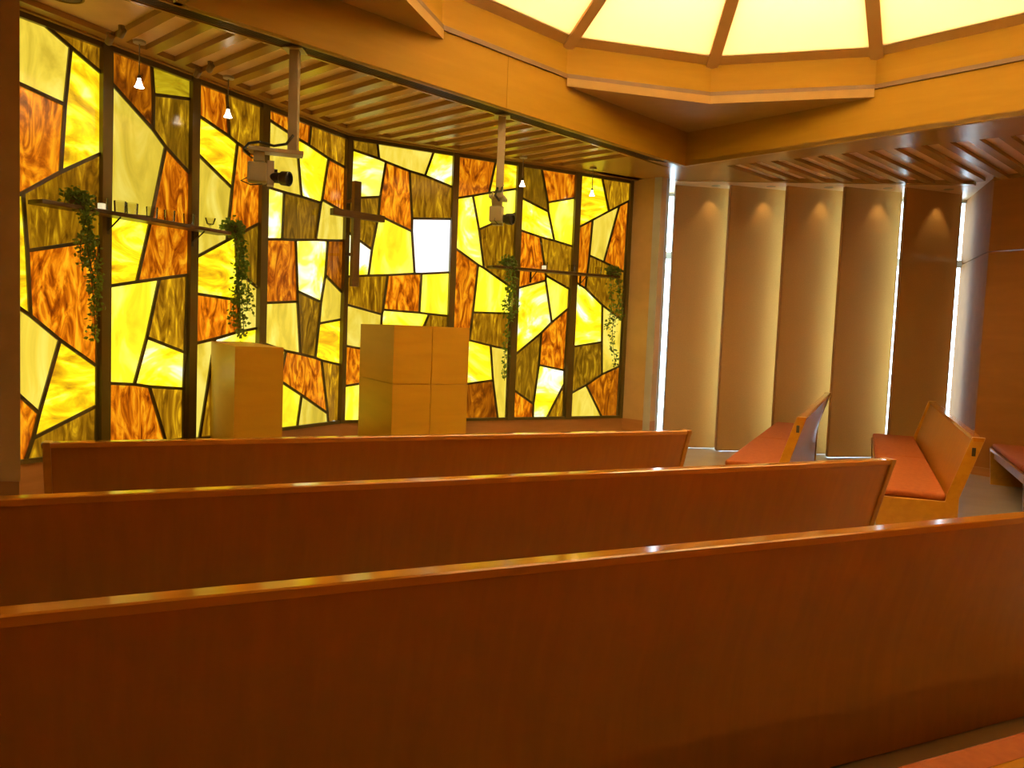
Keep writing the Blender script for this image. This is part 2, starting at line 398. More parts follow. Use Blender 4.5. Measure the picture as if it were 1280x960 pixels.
rr = struct(wall('wall_right', RC, WRE, 0, 2.72, .2, M['wall_wood']))
wall('upper_panel', RC, WRE, 2.732, ZC+.1, .2, M['wall_wood'], rr)
struct(wall('baseboard_right', RC-Vector((.835, .55, 0))*.0+Vector((-.012, -.008, 0)), WRE+Vector((-.012, -.008, 0)), 0, .10, .02, M['base_wood']))
struct(wall('wall_right_side', WRE, (11.2, -3.5, 0), 0, ZC+.1, .15, M['wall_wood']))

# --- tall window behind the hanging screens
W0, W1 = Vector((1.93, 11.34, 0)), Vector((6.42, 10.93, 0))
wd = (W1-W0).normalized(); wang = math.atan2(wd.y, wd.x); wl_ = (W1-W0).length
win = struct(empty('window_9', W0, wang)); tag(win, 'tall clear daylight window behind the hanging screens')
box('sill', (0, -.06, 0), (wl_, .06, .10), M['alu'], win); box('head', (0, -.05, ZC), (wl_, .05, ZC+.2), M['alu'], win)
npn = 4
for i in range(npn+1):
    x = wl_*i/npn; box('mullion', (x-.03, -.05, .1), (x+.03, .05, ZC), M['alu'], win)
for i in range(npn):
    x0, x1 = wl_*i/npn+.03, wl_*(i+1)/npn-.03
    box('transom', (x0, -.045, 2.68), (x1, .045, 2.78), M['alu'], win)
    box('pane', (x0, -.006, .1), (x1, .006, 2.68), M['glass'], win); box('pane', (x0, -.006, 2.78), (x1, .006, ZC), M['glass'], win)

struct(wall('wall_jamb_left', rev, W0+Vector((-.02, .06, 0)), 0, ZC+.2, .1, M['alu']))

# ================================================================ THE STAINED GLASS WALL
PANES = {1: (AL, OL, '''
W 10 13 29 21 58.3 32.7 88.8 58.8 81.7 130.6 27 105.6 10 98
B 58.3 32.7 128 56 127.5 91.3 88.8 58.8
Y 88.8 58.8 127.5 91.3 126.7 191.9 76.3 214.8 81.7 130.6
O 10 98 27 105.6 81.7 130.6 76.3 214.8 29 241 10 249
B 29 241 76.3 214.8 126.7 191.9 124.4 300.2 34.5 313.4
Y 10 249 29 241 34.5 313.4 38.4 394.5 10 375
O 34.5 313.4 124.4 300.2 121.7 458 75.2 425 38.4 394.5
W 10 375 38.4 394.5 75.2 425 49.4 516.6 21.6 491.6 10 481
O 10 481 21.6 491.6 49.4 516.6 41.6 547.8 33 574 10 578
Y 75.2 425 121.7 458 121.7 507.2 41.6 547.8 49.4 516.6
B 41.6 547.8 121.7 507.2 120.5 562 33 574'''),
2: (AL, OL, '''
Q 140 61 190 80 192.5 118 191.7 161.7 140 104
D 190 80 241 99 239.4 124 192.5 118
N 192.5 118 239.4 124 237 216 207.3 183.6 191.7 161.7
W 140 104 191.7 161.7 207.3 183.6 189.5 271.8 137.8 267
O 207.3 183.6 237 216 234.7 343.8 199.5 348.4 171.4 352.3 189.5 271.8
Y 137.8 267 189.5 271.8 171.4 352.3 137 357.5
V 137 357.5 171.4 352.3 199.5 348.4 183.9 421.9 168.3 480.6 134.4 479
B 199.5 348.4 234.7 343.8 231.6 440.6 183.9 421.9
H 183.9 421.9 231.6 440.6 230 486 187 483.3 168.3 480.6
O 134.4 479 168.3 480.6 187 483.3 207 550 133 560
B 187 483.3 230 486 229.5 547 207 550'''),
3: (AL, OL, '''
O 249.5 102 284 115 287 170.5 249 144.7
B 284 115 328 129 326 198 297.2 179 287 170.5
Y 249 144.7 287 170.5 297.2 179 290.6 235 247.5 192.3
O 297.2 179 326 198 323.7 279.4 294.8 295 284 300.6 290.6 235
W 247.5 192.3 290.6 235 284 300.6 244.5 322
Y 244.5 322 284 300.6 294.8 295 297 339 299 375 287 373.4 243.3 366.7
N 294.8 295 323.7 279.4 321.4 359 297 339
W 297 339 321.4 359 320.6 410.5 299.8 414.4 299 375
O 243.3 366.7 287 373.4 299 375 299.8 414.4 269 423.5 241.7 430
W 241.7 430 269 423.5 262 470 250 546 239 548
H 269 423.5 299.8 414.4 320.6 410.5 319 470 262 470
B 262 470 319 470 317 538 250 546'''),
4: (AL, OL, '''
O 336.7 134 389.4 154 386.7 181.7 371 172.3 336.7 149.7
B 389.4 154 433 171 431 209 411 198 386.7 181.7
W 336.7 149.7 371 172.3 377.3 245.8 355.5 240.3 335 234
H 371 172.3 386.7 181.7 411 198 403 249.4 401.6 253.6 377.3 245.8
O 411 198 431 209 430 265 403 249.4
H 335 234 355.5 240.3 353 299 332 299
N 355.5 240.3 377.3 245.8 401.6 253.6 395 299.8 370 300 353 299
W 403 249.4 430 265 429.7 300.6 410 300.5 395 299.8 401.6 253.6
O 332 299 353 299 370 300 372.3 364 372.3 377 330 378.8
H 370 300 395 299.8 410 300.5 407 344 401.6 377.5 372.3 364
Q 410 300.5 429.7 300.6 427.3 365 407 344
W 407 344 427.3 365 426 399.4 399.2 404.4 401.6 377.5
N 372.3 364 401.6 377.5 399.2 404.4 394.5 447.3 375.8 442.5 372.3 377
W 330 378.8 372.3 377 375.8 442.5 357.8 438.8 328.4 429
Y 399.2 404.4 426 399.4 425 456 402.3 450.5 394.5 447.3
O 357.8 438.8 375.8 442.5 394.5 447.3 402.3 450.5 409.8 516.7 377.3 494 350 475.8
B 402.3 450.5 425 456 422.7 525 410.6 527 409.8 516.7
W 328.4 429 357.8 438.8 350 475.8 327 461
V 327 461 350 475.8 377.3 494 371.9 532.5 325 539
W 377.3 494 409.8 516.7 410.6 527 371.9 532.5'''),
5: (AR, OR, '''
N 440.6 171 472 176 474 198.3 440.6 186.8
W 472 176 542.4 187 531.5 219.6 512.2 213.9 482.5 202.2 474 198.3
H 542.4 187 567 191 565.4 233.8 531.5 219.6
H 440.6 186.8 474 198.3 482.5 202.2 475.4 246 438 247.7
O 482.5 202.2 512.2 213.9 515.3 273 515 289 473.3 269 475.4 246
B 512.2 213.9 531.5 219.6 565.4 233.8 564 273.7 515.3 273
N 438 247.7 475.4 246 473.3 269 465 312 436.3 291
H 436.3 291 465 312 460.7 344.4 435.5 345.6
V 473.3 269 515 289 518.3 342 484.8 343.9 460.7 344.4 465 312
X 515.3 273 564 273.7 562 340.5 527 342.2 518.3 342 515 289
B 435.5 345.6 460.7 344.4 484.8 343.9 479 387.2 477.5 393 434.5 381
O 484.8 343.9 518.3 342 527 342.2 524.2 390.8 479 387.2
V 527 342.2 562 340.5 559.2 394.8 536.6 392.5 524.2 390.8
W 434.5 381 477.5 393 475 440 432.8 432.5
H 479 387.2 524.2 390.8 536.6 392.5 520 430 475 440 477.5 393
B 536.6 392.5 559.2 394.8 557 440 520 430
O 432.8 432.5 475 440 473 476 431 482.6
V 431 482.6 473 476 472 525 429.5 526
O 475 440 520 430 557 440 553 524 472 525 473 476'''),
6: (AR, OR, '''
O 574 192 620 199.5 611.4 241 591.3 244.6 573 247.4
Y 620 199.5 647.5 203 646 236 611.4 241
H 573 247.4 591.3 244.6 599 286.8 605 335 597.8 331 570 310.8
V 591.3 244.6 611.4 241 646 236 644.6 266.6 599 286.8
B 599 286.8 644.6 266.6 640.7 360.3 605 335
O 570 310.8 597.8 331 591.3 390.5 586.7 425.2 565.5 420
V 597.8 331 605 335 640.7 360.3 638 391.8 591.3 390.5
B 591.3 390.5 638 391.8 635.8 437 613.4 432 586.7 425.2
H 565.5 420 586.7 425.2 613.4 432 616.3 475.3 584 479.9 563 483
W 613.4 432 635.8 437 632.7 522 622.2 522 616.3 475.3
Q 563 483 584 479.9 616.3 475.3 622.2 522 561 523'''),
7: (AR, OR, '''
N 654.4 205 677.5 210 685 253 685.6 264.4 652.5 247.5
O 677.5 210 719.4 215.5 718.5 247.3 685 253
H 652.5 247.5 685.6 264.4 693 300.8 675.6 296.3 650 287.5
V 685 253 718.5 247.3 715.6 308 693 300.8 685.6 264.4
O 650 287.5 675.6 296.3 682.5 344.4 682.3 350.6 646.9 360.3
B 675.6 296.3 693 300.8 715.6 308 711.9 361.3 682.5 344.4
H 646.9 360.3 682.3 350.6 689.8 403 676.9 416 642.5 444
V 682.5 344.4 711.9 361.3 710.6 385.6 689.8 403 682.3 350.6
O 710.6 385.6 705.6 463 673.8 456.3 676.9 416 689.8 403
N 642.5 444 676.9 416 673.8 456.3 666.9 505 641 487
H 673.8 456.3 705.6 463 705.3 480 683.8 522 666.3 522 666.9 505
O 641 487 666.9 505 666.3 522 639.8 523
B 705.3 480 704.4 522 683.8 522'''),
8: (AR, OR, '''
Y 727 217 753 221 761.3 264 741 274.8 723.8 283.8
B 753 221 788.5 226 786.3 251 774.4 257.3 761.3 264
O 723.8 283.8 741 274.8 736.9 319.4 731.9 360.5 719.4 352.5
W 741 274.8 761.3 264 774.4 257.3 755 327.5 736.9 319.4
O 774.4 257.3 786.3 251 780.6 340 755 327.5
B 736.9 319.4 755 327.5 780.6 340 778 400.6 753 381.3 731.9 360.5
H 719.4 352.5 731.9 360.5 753 381.3 752.5 427.5 715 433.5
W 753 381.3 778 400.6 775 457.5 752.5 468 752.5 427.5
N 715 433.5 752.5 427.5 752.5 468 733 481.3 711.9 491.9
W 711.9 491.9 733 481.3 752.3 521 711 521.5
Q 733 481.3 752.5 468 775 457.5 771.5 520.5 752.3 521''')}
# upright edges of each light at mid height, in the photograph
LIGHTS = {1: (8, 124.5), 2: (136.2, 235.5), 3: (245, 323.2), 4: (332, 429.2), 5: (436.2, 562.5), 6: (570, 642.6), 7: (650, 715.5), 8: (722.6, 783.7)}
POSTS = {1: 136.2, 2: 245, 3: 332, 5: 570, 6: 650, 7: 722.6}      # right edge of the post to the right of a light
GLABEL = {1: 'first tall stained glass light, half hidden by the left wall', 2: 'stained glass light behind the candle shelf with a dim gold top pane',
          3: 'stained glass light above the pedestal box, crossed by a trailing ivy', 4: 'widest stained glass light left of the cross',
          5: 'stained glass light above the large lectern with an almost white pane', 6: 'stained glass light behind the farther ceiling camera',
          7: 'stained glass light with a lone pendant at its upper left corner', 8: 'last stained glass light beside the pilaster'}
RAIL = .045
for w, (A, O, txt) in PANES.items():
    nrm, dr = N2(A), D2(A)
    if A == AL: s_of = lambda P: (P-KINK).dot(D2(AL))
    else: s_of = lambda P: (P-KINK).dot(D2(AR))
    xl, xr = LIGHTS[w]
    s0 = s_of(onl(xl, 300, A, O)); s1 = s_of(onl(xr, 300, A, O))
    base = KINK+dr*s0; base.z = ZS
    root = struct(empty(f'window_{w}', base, A)); tag(root, GLABEL[w])
    # local frame: x along the wall, y out of the room, z up
    H = ZC-ZS
    def loc(x, y):
        P = onl(x, y, A, O); return s_of(P)-s0, P.z-ZS
    wid = s1-s0
    edges = {}
    for line in txt.strip().split('\n'):
        t = line.split(); kind = t[0]; v = list(map(float, t[1:]))
        poly = [loc(v[i], v[i+1]) for i in range(0, len(v), 2)]
        poly = [(min(max(x, -.01), wid+.01), min(max(z, .02), H-.03)) for x, z in poly]
        cx = sum(p[0] for p in poly)/len(poly); cz = sum(p[1] for p in poly)/len(poly)
        o = ext('pane', [(x-cx, .012, z-cz) for x, z in poly], (0, .010, 0), G[kind], root)
        o.location = (cx, 0, cz)
        for i in range(len(poly)):
            a, b = poly[i], poly[(i+1) % len(poly)]
            if (a[0] < .012 and b[0] < .012) or (a[0] > wid-.012 and b[0] > wid-.012): continue
            if (a[1] < .06 and b[1] < .06) or (a[1] > H-.08 and b[1] > H-.08): continue
            key = tuple(sorted((tuple(round(c, 3) for c in a), tuple(round(c, 3) for c in b))))
            edges[key] = 1
    for a, b in edges:
        d = Vector((b[0]-a[0], 0, b[1]-a[1])); L = d.length
        if L < .02: continue
        d.normalize(); n = Vector((-d.z, 0, d.x))*.0125
        a3, b3 = Vector((a[0], -.004, a[1]))-d*.004, Vector((b[0], -.004, b[1]))+d*.004
        ext('lead_came', [a3-n, b3-n, b3+n, a3+n], (0, .016, 0), M['came'], root)
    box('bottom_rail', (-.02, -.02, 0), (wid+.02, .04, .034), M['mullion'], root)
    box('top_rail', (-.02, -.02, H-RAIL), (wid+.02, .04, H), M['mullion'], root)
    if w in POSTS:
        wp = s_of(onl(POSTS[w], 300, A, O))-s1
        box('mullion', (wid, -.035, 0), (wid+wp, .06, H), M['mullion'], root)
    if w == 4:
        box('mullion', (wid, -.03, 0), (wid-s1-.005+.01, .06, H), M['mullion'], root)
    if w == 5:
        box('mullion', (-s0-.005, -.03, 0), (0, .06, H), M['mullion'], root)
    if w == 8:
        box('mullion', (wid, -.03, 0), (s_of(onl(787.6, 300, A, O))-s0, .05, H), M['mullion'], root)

# ================================================================ PEWS
def pew(P, ang, L, label, group, cushions=3, plate=(), lip=.012):
    """P: floor point under the top of the back at one end; the pew faces local +y"""
    r = empty('pew', (P[0], P[1], 0), ang); tag(r, label, 'pew', group)
    X = (L, 0, 0)
    def prof(name, pts, mat, x0=0, ln=None, bevel=0):
        return ext(name, [(x0, y, z) for y, z in pts], (L-2*x0 if ln is None else ln, 0, 0), mat, r, bevel)
    prof('top_rail', [(-.022, .876), (.042, .876), (.042, .897), (.036, .901), (-.016, .901), (-.022, .897)], M['rail'], -.004)
    bk = [(-.012, .876), (.050, .66), (.088, .52), (.106, .43), (.116, .34), (.119, .25), (.119, .01)]
    o = prof('backrest', bk+[(y+.044, z) for y, z in bk[::-1]], M['pew_back'], .03)
    for f in o.data.polygons: f.use_smooth = True
    o.modifiers.new('es', 'EDGE_SPLIT').split_angle = math.radians(35)
    prof('seat_board', [(.14, .385), (.622+lip, .385), (.622+lip, .412), (.14, .412)], M['pew'], .03)
    prof('apron', [(.57, .30), (.595, .30), (.595, .385), (.57, .385)], M['pew'], .03)
    cl = (L-.08)/cushions
    for i in range(cushions):
        x0 = .04+cl*i
        c = box('cushion', (x0+.002, .175, .412), (x0+cl-.002, .622, .474), M['cushion'], r, .022)
    ep = [(-.032, .904), (.048, .904), (.178, .475), (.185, .425), (.626+lip, .416), (.60+lip*.7, 0), (.10, 0), (.10, .46)]
    for x0 in (0, L-.034):
        e = ext('end_panel', [(x0, y, z) for y, z in ep], (.034, 0, 0), M['pew'], r, .004)
        if (x0 == 0 and 0 in plate) or (x0 > 0 and 1 in plate):
            xa = -.004 if x0 == 0 else L
            box('number_plate', (xa, .022, .77), (xa+.004, .046, .83), M['dark_metal'], e)
    if L > 3:
        for i in range(1, cushions):
            x0 = .04+cl*i-.017
            prof('support', [(.17, 0), (.58, 0), (.60, .385), (.17, .385)], M['pew'], x0, .034)
    return r
PG = 'wooden pews of the chapel'
dP = D2(AP)
def pewL(right, L, label, n): 
    a = Vector(right)-dP*L; return pew(a, AP, L, label, PG, n, (1,))
L1 = (Vector((1.208, 5.144, 0))-Vector((-2.217, 3.627, 0))).length
pewL((1.208, 5.144, 0), L1, 'farthest pew seen from behind, right in front of the lectern', 3)
pewL((2.093, 4.168, 0), 5.0, 'middle one of the three long pew backs facing the glass wall', 3)
pewL((2.87, 3.27, 0), 5.5, 'nearest long pew back filling the bottom of the view', 3)
pewL((3.57, 2.333, 0), 5.9, 'pew cut off at the bottom right corner, only seat and rail showing', 3)
def pewR(a, b, label, plate=(0,)):
    a, b = Vector(a), Vector(b); d = b-a; return pew(a, math.atan2(d.y, d.x), d.length, label, PG, 2, plate, .012)
pewR((2.44, 6.39, 0), (4.13, 9.99, 0), 'angled pew nearest the lectern with rust cushions, its back turned to the right', (0,))
pewR((3.30, 5.36, 0), (4.99, 9.07, 0), 'angled pew showing its whole rust seat and orange end panel', (0,))
fx = Vector((-.909, .416, 0)); far = Vector((5.50, 8.76, 0))-fx*.645
pewR(far-D2(math.radians(65.4))*3.7, far, 'angled pew at the right edge with only its seat showing', ())

# ================================================================ LECTERN AND PEDESTAL
def along(P, ang, target_x, z):
    """length along ang from P at which the photograph's column target_x is met"""
    lo, hi = .02, 3.0
    f = lambda L: px(Vector((P.x, P.y, z))+D2(ang)*L)[0]-target_x
    s = f(lo) > 0
    for _ in range(50):
        mid = (lo+hi)/2
        if (f(mid) > 0) == s: lo = mid
        else: hi = mid
    return lo
aF_, aS_ = AR, AR+math.pi/2
P1 = onz(294, 433, 1.33); z1 = 1.33
l1, s1_ = along(P1, aF_, 354.7, z1), along(P1, aS_, 263.7, z1)
r = empty('pedestal', (P1.x, P1.y, 0), aF_); tag(r, 'narrow square wooden pedestal box under the trailing ivy', 'pedestal')
box('body', (.012, .012, 0), (l1-.012, s1_-.012, z1-.02), M['box'], r)
box('front_panel', (0, 0, .03), (l1, .012, z1-.0), M['box'], r); box('side_panel', (0, .013, .03), (.012, s1_, z1), M['box'], r)
box('side_panel', (l1-.012, .013, .03), (l1, s1_, z1), M['box'], r); box('back_panel', (.013, s1_-.012, .03), (l1-.013, s1_, z1), M['box'], r)
box('top_panel', (.013, .013, z1-.02), (l1-.013, s1_-.013, z1-.004), M['box'], r)
dd = ray(493, 406); P2 = CAM+dd*(6.1/dd.y); z2 = P2.z
l2, s2 = along(P2, aF_, 587, z2), along(P2, aS_, 451, z2)
r = empty('lectern', (P2.x, P2.y, 0), aF_); tag(r, 'large wooden lectern box with four front panels below the stained glass', 'lectern')
box('body', (.014, .014, 0), (l2-.014, s2-.014, z2-.02), M['box'], r)
hz = px(Vector((P2.x, P2.y, 0)))
zm = (CAM+ray(493, 480)*(6.1/ray(493, 480).y)).z
xm = along(P2, aF_, 541, z2)
for x0, x1 in ((0, xm-.002), (xm+.002, l2)):
    for za, zb in ((.03, zm-.002), (zm+.002, z2)): box('front_panel', (x0, 0, za), (x1, .014, zb), M['box'], r)
for za, zb in ((.03, zm-.002), (zm+.002, z2)):
    box('side_panel', (0, .015, za), (.014, s2, zb), M['box'], r); box('side_panel', (l2-.014, .015, za), (l2, s2, zb), M['box'], r)
box('back_panel', (.015, s2-.014, .03), (l2-.015, s2, z2), M['box'], r)
box('top_panel', (.015, .015, z2-.02), (l2-.015, s2-.015, z2-.004), M['box'], r)

# ================================================================ CROSS
OC = .19
ct, cb_ = onl(447, 227, AR, OR-OC), onl(440.5, 358, AR, OR-OC)
cm = onl(445, 269, AR, OR-OC)
hw = .042; ac = AF
r = empty('cross', (cm.x, cm.y, cb_.z), ac); tag(r, 'dark wooden cross hung before the middle post of the glass wall', 'cross')
Hc = ct.z-cb_.z
box('upright', (-hw, -.03, 0), (hw, .03, Hc), M['walnut'], r, .004)
Pm = Vector((cm.x, cm.y, 0))
lr = along(Pm, ac, 479, cm.z); ll = along(Pm, ac+math.pi, 414.5, cm.z)
zb = cm.z-cb_.z
box('crossbar', (-ll, -.036, zb-.035), (lr, .036, zb+.035), M['walnut'], r, .004)
zk = onl(437, 317, AR, OR-OC).z-cb_.z
for zz in (zk, Hc-.2):
    box('mount', (-.02, .03, zz-.015), (.02, .17, zz+.015), M['dark_metal'], r)

# ================================================================ SHELVES, CUPS, IVY
cup_proto = []
def tumbler(P, label, group, rad=.042, h=.085, lit=False, goblet=False):
    r = empty('glass_cup', P); tag(r, label, 'cup', group)
    if goblet: prof = [(.025, 0), (.025, .004), (.008, .012), (.008, .03), (.03, .045), (rad, h), (rad-.003, h), (.027, .047), (.0, .035)]
    else: prof = [(rad*.9, 0), (rad, h), (rad-.004, h), (rad*.9-.004, .008), (0, .008)]
    lathe('bowl', prof, M['cup'], r, 18)
    if lit: lathe('candle', [(rad*.6, .010), (rad*.6, h*(.55 if lit else .32)), (0, h*(.55 if lit else .32))], M['wax'] if lit else M['white_metal'], r, 14)
    return r
def shelf(A, O, pxl, pxr, y0, zt, dep, label, cups, brackets, cuplabels, grp):
    n, d = N2(A), D2(A)
    a = onl(pxl, y0, A, O-dep); b = onl(pxr, y0, A, O-dep)
    r = empty('ledge_shelf', (a.x, a.y, zt), A); tag(r, label, 'shelf')
    L = (Vector((b.x, b.y, 0))-Vector((a.x, a.y, 0))).length
    box('board', (0, 0, -.03), (L, dep-.03, 0), M['shelf'], r, .003)
    for bx in brackets:
        c = onl(bx, y0, A, O-dep); x = (Vector((c.x, c.y, 0))-Vector((a.x, a.y, 0))).dot(d)
        tube('bracket', [(x, .02, -.034), (x, dep-.032, -.13)], .006, M['dark_metal'], r)
        box('bracket_plate', (x-.012, dep-.036, -.16), (x+.012, dep-.028, -.03), M['dark_metal'], r)
    for (cxp, lit, gob), lb in zip(cups, cuplabels):
        c = onl(cxp, y0, A, O-dep*.5-.02)
        tumbler((c.x, c.y, zt), lb, grp, .045, .095, lit, gob)
    return r, a, L
ZSH = 2.30
ordn = ['first', 'second', 'third', 'fourth', 'fifth', 'sixth', 'seventh']
shelf(AL, OL, 53, 290, 270, ZSH, .20, 'long dark ledge shelf with a row of glass cups on the left half', 
      [(127, True, False), (150, False, False), (165, False, False), (190, False, False), (212, False, False), (236, False, False), (263, False, True)], [153, 258],
      ['glass cup with a glowing white candle on the left shelf']+[f'clear glass cup, {o} from the ivy at the left end of the left shelf' for o in ordn[1:6]]+['footed glass bowl beside the right-hand ivy of the left shelf'], 'glass candle cups on the left shelf')
shelf(AR, OR, 616, 776, 335, ZSH, .20, 'thin dark ledge shelf between two ivies on the right half',
      [(680, True, False), (715, False, False), (748, False, False)], [672, 735],
      ['small lit glass cup at the left of the right shelf', 'clear glass cup in front of the post on the right shelf', 'clear glass cup beside the ivy at the right end of the right shelf'], 'glass candle cups on the right shelf')
def ivy(P, label, strands, head=(.11, .09), nl=150, dens=70, n=None):
    r = empty('trailing_ivy', P); tag(r, label, 'plant', 'trailing ivy plants on the glass wall')
    lathe('pot', [(.045, 0), (.06, .07), (.052, .07), (.042, .012), (0, .012)], M['pot'], r, 16)
    lathe('soil', [(.0, .055), (.053, .055)], M['stem'], r, 16)
    vs, fs = [], []
    def leaf(c, s):
        d = Vector((random.gauss(0, 1), random.gauss(0, 1), random.gauss(-.5, .6))).normalized()
        w = d.orthogonal(); w.rotate(Matrix.Rotation(random.random()*6.3, 3, d)); w.normalize(); nn = d.cross(w)
        i = len(vs); c = Vector(c)
        for q in (c, c+d*s*.45+w*s*.42, c+d*s+nn*s*.12, c+d*s*.45-w*s*.42, c+d*s*.5-nn*s*.1): vs.append(tuple(q))
        fs.extend([(i, i+1, i+4), (i+1, i+2, i+4), (i+2, i+3, i+4), (i+3, i, i+4)])
    for _ in range(nl):
        v = Vector((random.gauss(0, 1), random.gauss(0, 1), random.gauss(0, 1))).normalized()*random.random()**.5
        leaf((v.x*head[0], v.y*head[0]*.8, .06+v.z*head[1]), random.uniform(.025, .045))
    for dx, dy, ln, wob in strands:       # dx along the wall, dy into the room
        pts = []; m = 9
        for k in range(m+1):
            t = k/m; x = dx*min(1, t*2.2)+wob*math.sin(t*7+dx*30); y = dy*min(1, t*3)
            pts.append(Vector((x, y, .06+.05*math.sin(min(1, t*3)*math.pi)-ln*max(0, t-.08)/.92)))
        tube('stem', pts, .0035, M['stem'], r, 5)
        for _ in range(int(dens*ln)):
            t = random.random()*m; k = min(int(t), m-1); c = pts[k].lerp(pts[k+1], t-k)
            leaf(c+Vector((random.gauss(0, .02), random.gauss(0, .02), random.gauss(0, .015))), random.uniform(.025, .045))
    me = D.meshes.new('foliage'); me.from_pydata(vs, [], fs)
    o = link('foliage', me, M['leaf'], r); tag(o, kind='stuff')
    r.rotation_euler.z = n
    return r
def shelf_at(xp, y, A, O, off): 
    c = onl(xp, y, A, O-off); return (c.x, c.y, ZSH)
ivy(shelf_at(96, 250, AL, OL, .12), 'trailing ivy at the left end of the left shelf', [(-.02, -.10, .5, .02), (.05, -.11, 1.02, .02), (.08, -.10, .8, .025), (.03, -.12, .65, .03)], n=AL, dens=230, nl=260)
ivy(shelf_at(291, 272, AL, OL, .10), 'trailing ivy reaching down to the pedestal from the left shelf', [(-.05, -.11, .85, .03), (.02, -.12, .98, .02), (.07, -.10, .75, .03), (.0, -.10, .95, .03)], n=AL, dens=230, nl=300)
ivy(shelf_at(635, 335, AR, OR, .12), 'trailing ivy at the left end of the right shelf', [(-.07, -.11, .66, .02), (.0, -.12, .72, .03), (-.04, -.12, 1.42, .02), (.05, -.11, .6, .03)], n=AR, dens=170, nl=260)
ivy(shelf_at(766, 344, AR, OR, .12), 'trailing ivy at the right end of the right shelf', [(-.10, -.11, .75, .03), (.0, -.12, 1.22, .05), (.06, -.11, .62, .03)], n=AR, dens=170, nl=260)

# ================================================================ LAMPS
def pendant(P, zl, label):
    r = empty('pendant_lamp', (P.x, P.y, zl)); tag(r, label, 'lamp', 'small cone pendants before the glass wall')
    lathe('canopy', [(.045, ZC-zl-.0), (.045, ZC-zl-.018), (.006, ZC-zl-.024)][::-1], M['white_metal'], r, 16)
    tube('cord', [(0, 0, .06), (0, 0, ZC-zl-.02)], .0045, M['cord'], r, 6)
    lathe('socket', [(.010, .026), (.013, .03), (.013, .048), (.005, .056)], M['dark_metal'], r, 12)
    lathe('shade', [(.034, -.036), (.031, -.036), (.010, .024), (.013, .028)][::-1], M['shade'], r, 18)
    lathe('lamp', [(0, -.016), (.014, -.004), (.011, .016), (0, .02)], M['bulb'], r, 12)
for (x, y, A, O), lb in zip(((174, 103, AL, OL), (285, 141, AL, OL), (653, 229, AR, OR), (740, 241, AR, OR)),
        ('white cone pendant lamp nearest the left wall', 'white cone pendant lamp left of the nearer ceiling camera', 'white cone pendant lamp right of the farther ceiling camera', 'white cone pendant lamp nearest the pilaster')):
    P = onl(x, y, A, O-.3); pendant(P, P.z, lb)
def spot_head(xp, yp, label):
    P = onz(xp, yp, ZC); r = empty('ceiling_spotlight', (P.x, P.y, ZC)); tag(r, label, 'spotlight', 'small dark ceiling spotlights')
    lathe('mount', [(.02, -.03), (.022, 0)], M['spot'], r, 12)
    lathe('barrel', [(.022, -.035), (.025, -.03), (.025, .03), (.022, .035)], M['spot'], r, 14, axis=(-.6, .5, -.5), loc=(0, 0, -.05))
for q, lb in (((137, 41), 'small dark ceiling spotlight nearest the left wall by the glass'), ((152, 32), 'small dark ceiling spotlight in the first slot by the left pendant'),
              ((247, 84), 'small dark ceiling spotlight close to the glass near the second pendant'), ((263, 77), 'small dark ceiling spotlight between slats above the second pendant')):
    spot_head(*q, lb)
P = onz(80, -6, ZC); r = empty('ceiling_speaker', (P.x, P.y, ZC)); tag(r, 'round flush speaker in the plain ceiling at top left', 'speaker')
lathe('grille', [(.0, -.008), (.10, -.006), (.105, -.002)], M['speaker'], r, 32); lathe('rim', [(.106, 0), (.106, -.010), (.118, -.008), (.12, 0)], M['soffit'], r, 32)

# slot diffuser along the left beam
g0 = sq(2*RA+1.5, 0)-DB*.052; r = empty('air_grille', (g0.x, g0.y, ZC), AF); tag(r, 'long dark slotted air grille along the left ceiling beam', 'air vent')
GL = (2*RA+1.5)-.02
box('tray', (0, .0, .034), (GL, .178, .041), M['black'], r)
for k in range(2): box('flange', (0, .0+k*.162, -.006), (GL, .014+k*.162, .034), M['ceil_wood'], r)
for k in range(5): box('slat', (0, .036+k*.025, .0), (GL, .042+k*.025, .03), M['slot'], r)
# recessed downlights over the screens
for i, (x, y) in enumerate(((895, 232), (964, 233), (1036, 234), (1110, 235), (1186, 236.5))):
    P = onz(x, y, ZC+.045); r = empty('recessed_downlight', (P.x, P.y, ZC+.045))
    tag(r, f'recessed downlight above the {["leftmost", "second", "third", "fourth", "rightmost"][i]} hanging screen', 'lamp', 'downlights over the hanging screens')
    lathe('trim_ring', [(.042, -.004), (.06, -.004), (.062, .0)], M['white_metal'], r, 20)
    lathe('lamp', [(0, -.003), (.036, -.003), (.04, .0)], M['bulb'], r, 16)
    sd = D.lights.new('downlight_beam', 'SPOT'); sd.energy = 6.5; sd.color = (1, .62, .25); sd.spot_size = math.radians(62); sd.spot_blend = .6; sd.shadow_soft_size = .03
    so = D.objects.new('downlight_beam', sd); COL.objects.link(so); so.parent = r; so.location = (0, 0, -.02)
    so.rotation_euler = Vector((-.05, .16, -1)).to_track_quat('-Z', 'Y').to_euler()

